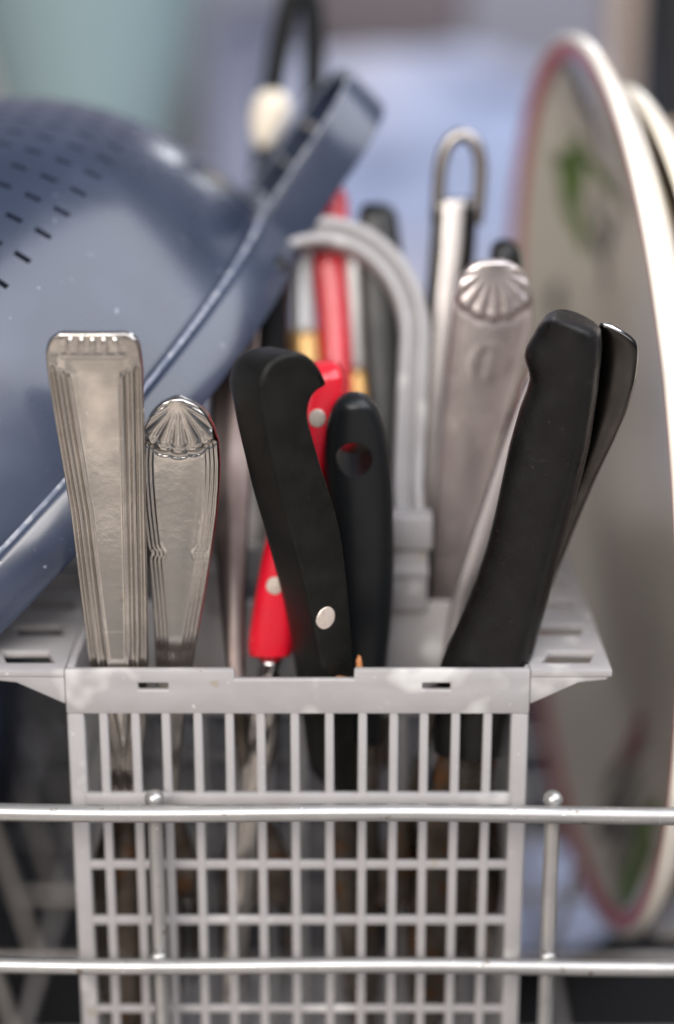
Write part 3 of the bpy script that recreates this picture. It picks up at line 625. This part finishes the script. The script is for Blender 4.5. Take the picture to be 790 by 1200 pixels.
# loop handle at the far end of the rim
ha = math.atan2(-(0), 1)
ah = R(273.5)
er = math.cos(ah) * e1 + math.sin(ah) * e2; et = np.cross(n_, er)
if et[1] > 0: et = -et                      # et points to the camera
hc = CC + er * RC
def sst0(r): return min(1, max(0, r + .6))
def hp(r, t, s): return hc + er * r + et * t + n_ * (s + .06 * sst0(r) + .165 * max(0, r))
def loopwall(outer):
    pts = []
    w_, L_ = (3.05, 4.15) if outer else (2.8, 3.9)
    for r in np.linspace(-.6, 1.7, 8): pts.append((r, w_ + .25 * (1.7 - r) / 2.3))
    for q in np.linspace(0, math.pi, 25)[1:-1]:
        pts.append((1.7 + (L_ - 1.7) * math.sin(q) ** .75, w_ * (abs(math.cos(q)) ** .75) * (1 if math.cos(q) > 0 else -1)))
    for r in np.linspace(1.7, -.6, 8): pts.append((r, -(w_ + .25 * (1.7 - r) / 2.3)))
    return pts
po, pi_ = loopwall(1), loopwall(0)
out = []
for (r0, t0_), (r1, t1) in zip(po, pi_):
    out.append([hp(r0, t0_, -1.25), hp(r0 , t0_ , -.1), hp(r0 - .03, t0_ * .99, .06), hp(r1, t1, .06), hp(r1, t1, -1.25)])
rings('handle_wall', out, M['navy'], co, sharp=35)
out2 = [[hp(r0, t0_, .055), hp((r0 + r1) / 2 + .02, (t0_ + t1) / 2, .12), hp(r1, t1, .055)] for (r0, t0_), (r1, t1) in zip(po, pi_)]
rings('handle_bead', out2, M['navy_worn'], co, sharp=60)
for r in (1.15, 2.35):
    Vq = [hp(a, b, c_) for a in (r - .09, r + .09) for b in (-2.85, 2.85) for c_ in (-1.1, .0)]
    if r > 2: Vq = [hp(a, b, c_) for a in (r - .09, r + .09) for b in (-2.65, 2.65) for c_ in (-1.1, .0)]
    mesh('handle_rib', Vq, [(0, 1, 3, 2), (4, 6, 7, 5), (0, 4, 5, 1), (2, 3, 7, 6), (0, 2, 6, 4), (1, 5, 7, 3)], M['navy'], co, bevel=.03)
fl = [(r, t) for r, t in pi_]
nfl = len(fl); Vf = [hp(r, t * .98, s) for s in (-1.2, -1.05) for r, t in fl]
mesh('handle_web', Vf, [tuple(range(nfl)), tuple(range(2 * nfl - 1, nfl - 1, -1))] + [(i, (i + 1) % nfl, nfl + (i + 1) % nfl, nfl + i) for i in range(nfl)], M['navy'], co)

# ------------------------------------------------------------------ plates
def plate(name, label, c, paz, pel, Rp, prints, stripe=True):
    group = 'dinner plates in the rack'
    nn = np.array([-math.cos(paz) * math.cos(pel), -math.sin(paz) * math.cos(pel), math.sin(pel)])
    a1 = np.cross(nn, [0, 0, 1]); a1 /= np.linalg.norm(a1); a2 = np.cross(nn, a1); c = np.array(c, float)
    low = c - np.array([0, 0, Rp]); t = thing(name, label, 'plate', low, group)
    def P(a, r, s): return c + nn * s + r * (math.cos(a) * a1 + math.sin(a) * a2)
    k = Rp / 13.2
    front = [(0, -2.1), (7.4, -2.1), (8.2, -2.0), (9.0, -1.75), (9.8, -1.4), (10.8, -1.02), (12.2, -.38), (12.55, -.22)]
    def ft(r): return np.interp(r, [q[0] for q in front], [q[1] for q in front])
    body = [(.05, -2.1)] + [(q * k, w) for q, w in front[1:]] + [(12.85 * k, -.04), (13.1 * k, .02), (13.2 * k, -.05), (13.2 * k, -.22), (13.0 * k, -.44), (12.3 * k, -.86), (10.6 * k, -1.6), (9.6 * k, -2.1), (8.8 * k, -2.45), (8.2 * k, -2.5), (8.1 * k, -2.75), (7.8 * k, -2.75), (7.7 * k, -2.5), (.05, -2.45)]
    rings('body', [[P(a, r, s) for r, s in body] for a in np.linspace(0, 2 * math.pi, 160, endpoint=False)], M['porcelain'], t, closed=True, sharp=50)
    band = [(12.5 * k, -.155), (12.84 * k, -.02), (13.0 * k, .015), (13.02 * k, .0), (12.84 * k, -.06), (12.5 * k, -.2)]
    band = [(r, s + .012) for r, s in band]
    if stripe: rings('rim_stripe', [[P(a, r, s) for r, s in band] for a in np.linspace(0, 2 * math.pi, 160, endpoint=False)], M['rim_red'], t, closed=True, sharp=60)
    edge = [(13.04 * k, .03), (13.14 * k, .045), (13.24 * k, -.03), (13.24 * k, -.28), (13.04 * k, -.46), (12.3 * k, -.885), (12.2 * k, -.7)]
    rings('rim_edge', [[P(a, r, s) for r, s in edge] for a in np.linspace(0, 2 * math.pi, 160, endpoint=False)], M['porcelain_cream' if stripe else 'porcelain'], t, closed=True, sharp=60)
    for (mn, blobs) in prints:
        for (px, py, rx, ry, rot) in blobs:
            # where the line of sight to that spot of the photo meets the plate
            d = FW + np.array([1., 0, 0]) * (px - 395) / FPX + UP * (600 - py) / FPX
            s0 = -1.2
            for _ in range(6):
                tt = ((c + nn * s0 - CAM) @ nn) / (d @ nn); q = CAM + d * tt - c; u0, v0 = q @ a1, q @ a2; s0 = ft(math.hypot(u0, v0) / k)
            V = [];F = [];n = 14; ro = R(rot); ph = random.random() * 6
            for rk_ in (0, .35, .7, 1.0):
                for q in range(n):
                    an = 2 * math.pi * q / n; w = 1 + .22 * math.sin(3 * an + ph) + .12 * math.sin(5 * an + ph * 2)
                    x_, y_ = rk_ * w * rx * math.cos(an), rk_ * w * ry * math.sin(an); u = u0 + x_ * math.cos(ro) - y_ * math.sin(ro); v = v0 + x_ * math.sin(ro) + y_ * math.cos(ro)
                    V.append(c + nn * (ft(math.hypot(u, v) / k) + .02) + u * a1 + v * a2)
            for i in range(3):
                for j in range(n): F.append((i * n + j, i * n + (j + 1) % n, (i + 1) * n + (j + 1) % n, (i + 1) * n + j))
            mesh({'leaf_green': 'leaf_print', 'print_grey': 'grey_print', 'spot_red': 'red_spot'}[mn], V, F, M[mn], t)
    return t, P
prints = [('leaf_green', [(638, 190, 1.5, .35, 20), (652, 200, 1.9, .4, 150), (668, 206, 2.2, .45, 35), (680, 228, 1.3, .5, 80), (694, 256, 1.1, .45, 95), (752, 985, 1.6, .9, 80), (745, 1030, 1.4, .7, 60)]),
          ('print_grey', [(684, 118, 1.4, .6, 70), (645, 258, .8, .4, 80), (655, 285, 1.1, .3, 40), (642, 325, .9, .35, 90), (640, 300, .9, .3, 120), (652, 352, .8, .4, 60), (720, 950, 1.6, .8, 60), (705, 985, 1.2, .6, 90), (740, 900, 1.5, .5, 60)]),
          ('spot_red', [(684, 872, 1.0, .7, 80)])]  # one small irregular red blob low on the plate face
plate('dinner_plate', 'large plate on edge with red rim, green leaf and grey figures', (7.15, 13.973, .209), .059, -.051, 13.2, prints)
plate('dinner_plate', 'second plate standing on edge behind the red rimmed one, only its pale edge showing', (8.5, 13.6, -.45), .059, -.045, 12.5, [], stripe=False)

# ------------------------------------------------------------------ things at the back
bt = thing('black_tongs', 'tall black looped tool standing behind the colander handle', 'kitchen tool', pt(330, 300, 17))
Pq = smooth_path([pt(303, 330, 19), pt(308, 200, 19), pt(322, 90, 19), pt(335, 20, 19), pt(346, -12, 19), pt(362, -6, 19), pt(368, 40, 19), pt(366, 110, 19), pt(352, 210, 19), pt(340, 330, 19)], 60)
tube('loop', Pq, .36, M['black_gloss'], bt, n=12)
tube('shaft', [pt(322, 320, 19), pt(318, 780, 19)], .4, M['black_gloss'], bt, n=10)
ws = thing('wooden_spoon', 'pale cream rounded handle end behind the colander handle', 'spoon', pt(318, 300, 17))
handle('handle', [(106, 312, 326), (109, 305, 333), (116, 299, 339), (128, 295, 341), (142, 293, 337), (155, 294, 329), (166, 297, 322), (172, 299, 319)], 16.5, 16.5, .9, mat('cream', (.72, .64, .52), .5, nscale=60), ws, n=2, cap=.4, N=40)
blade('shaft', [(171, 301, 317), (400, 302, 316), (780, 302, 316)], 16.5, 16.5, .4, M['steel_dark'], ws)
bl = thing('dark_ladle', 'small dark rounded end between the back shell handle and the red rimmed plate', 'kitchen tool', pt(592, 560, 8))
handle('handle', [(280, 586, 596), (284, 578, 604), (292, 574, 610), (310, 574, 612), (340, 578, 610), (700, 575, 590)], 7.9, 7.0, .8, M['black_gloss'], bl, n=2.4, cap=.4, N=40)

def lathe_z(name, cx_, cy_, prof, m, parent, n=64):
    return rings(name, [[(cx_ + r * math.cos(a), cy_ + r * math.sin(a), z) for r, z in prof] for a in np.linspace(0, 2 * math.pi, n, endpoint=False)], m, parent, closed=True, sharp=40)
po_ = thing('cooking_pot', 'dark shiny pot in the rack under the colander at the left', 'pot', (-15.6, 15, -13.9))
lathe_z('body', -15.6, 15, [(.05, -13.9), (4.6, -13.9), (5.2, -13.4), (5.6, -9), (5.8, -3.2), (6.1, -3.0), (6.1, -2.8), (5.6, -2.8), (5.4, -9), (5.0, -13.2), (.05, -13.5)], mat('pot_metal', (.16, .18, .24), .16, 1, nscale=30), po_)
pb = thing('blue_disk', 'pale blue saucer lying low under the rack, blurred behind the right vertical rod', 'disk', (6.2, 18.5, -17.0))  # added disk for the pale blue patch under the rack
lathe_z('body', 6.2, 18.5, [(.05, -17.0), (1.8, -17.0), (1.9, -16.85), (3.6, -16.3), (3.9, -16.15), (3.85, -16.05), (3.5, -16.15), (1.8, -16.6), (.05, -16.7)], mat('pale_blue_glaze', (.42, .46, .62), .25, nscale=20), pb)

# far background, strongly out of focus
def far_box(name, label, cat, px0, px1, py0, py1, Y, depth, m, bev=.8):
    a = pt(px0, py1, Y); b = pt(px1, py0, Y); t = thing(name, label, cat, ((a[0] + b[0]) / 2, Y, a[2]))
    box('body', a[0], b[0], Y, Y + depth, a[2], b[2], m, t, bevel=bev); return t
far_box('cream_board', 'pale cream board far behind the colander at the top left', 'board', -140, 232, -200, 400, 95, 4, mat('cream_paint', (.56, .52, .50), .6, nscale=4))
tb = thing('teal_tub', 'pale teal tapering tub far behind the colander at the top left', 'tub', pt(110, 400, 78))
a, b = pt(112, 330, 78), pt(112, -120, 78)
lathe_z('body', a[0], 78, [(.05, a[2]), (3.0, a[2]), (4.4, pt(112, 100, 78)[2]), (9.0, b[2]), (9.2, b[2]), (8.7, b[2] + .3), (4, a[2] + 3), (.05, a[2] + 3)], mat('teal_plastic', (.27, .36, .38), .5, nscale=4), tb)
def cloth(name, label, px0, px1, py0, py1, Y, dy, m, seed, amp=2.0):
    a = pt(px0, py1, Y); b = pt(px1, py0, Y); t = thing(name, label, 'cloth', ((a[0] + b[0]) / 2, Y, a[2]))
    n1, n2 = 60, 44; V = []; F = []
    for i in range(n1):
        for j in range(n2):
            u, v = i / (n1 - 1), j / (n2 - 1); x = a[0] + (b[0] - a[0]) * u; z = a[2] + (b[2] - a[2]) * v
            nz = noise.fractal(Vector((x * .12 + seed, z * .2, seed)), 1, 2, 3)
            V.append((x, Y + dy * v + amp * nz, z + amp * 1.2 * v * noise.noise(Vector((x * .11, seed, 0)))))
    for i in range(n1 - 1):
        for j in range(n2 - 1): q = i * n2 + j; F.append((q, q + n2, q + n2 + 1, q + 1))
    o = mesh('sheet', V, F, m, t, smooth=False); so = o.modifiers.new('s', 'SOLIDIFY'); so.thickness = .5 * S; bake(o, 80); return t
cloth('blue_towel', 'crumpled periwinkle blue cloth filling the background behind the arch', 330, 760, 82, 620, 66, 14, mat('blue_cloth', (.29, .34, .50), .8, col2=(.48, .48, .58), nscale=7, detail=1), 3.1)
cloth('grey_towel', 'grey blue cloth hanging in the background behind the colander handle', 245, 400, 30, 600, 84, 8, mat('grey_blue_cloth', (.30, .32, .44), .8, col2=(.42, .43, .54), nscale=8, detail=1), 7.7)
far_box('brown_crate', 'dull brown box in the background at the top centre', 'box', 362, 552, -140, 62, 84, 10, mat('brown_card', (.13, .11, .12), .7, nscale=4))
far_box('beige_post', 'beige upright post in the background at the top right', 'post', 694, 758, -200, 620, 60, 4, mat('beige_paint', (.55, .43, .35), .7, nscale=4))
far_box('black_appliance', 'black upright casing at the top right corner behind the plates', 'appliance', 768, 900, -200, 500, 45, 12, mat('black_case', (.008, .008, .009), .6, nscale=4))
wd = thing('tan_spoon', 'tan rounded handle end at the right edge behind the plates', 'spoon', pt(790, 600, 22))
handle('handle', [(146, 782, 796), (152, 776, 806), (170, 772, 812), (200, 774, 812), (260, 780, 808), (600, 786, 802)], 27, 27, .9, mat('tan_wood', (.42, .33, .24), .6, nscale=60), wd, n=2, cap=.5, N=40)
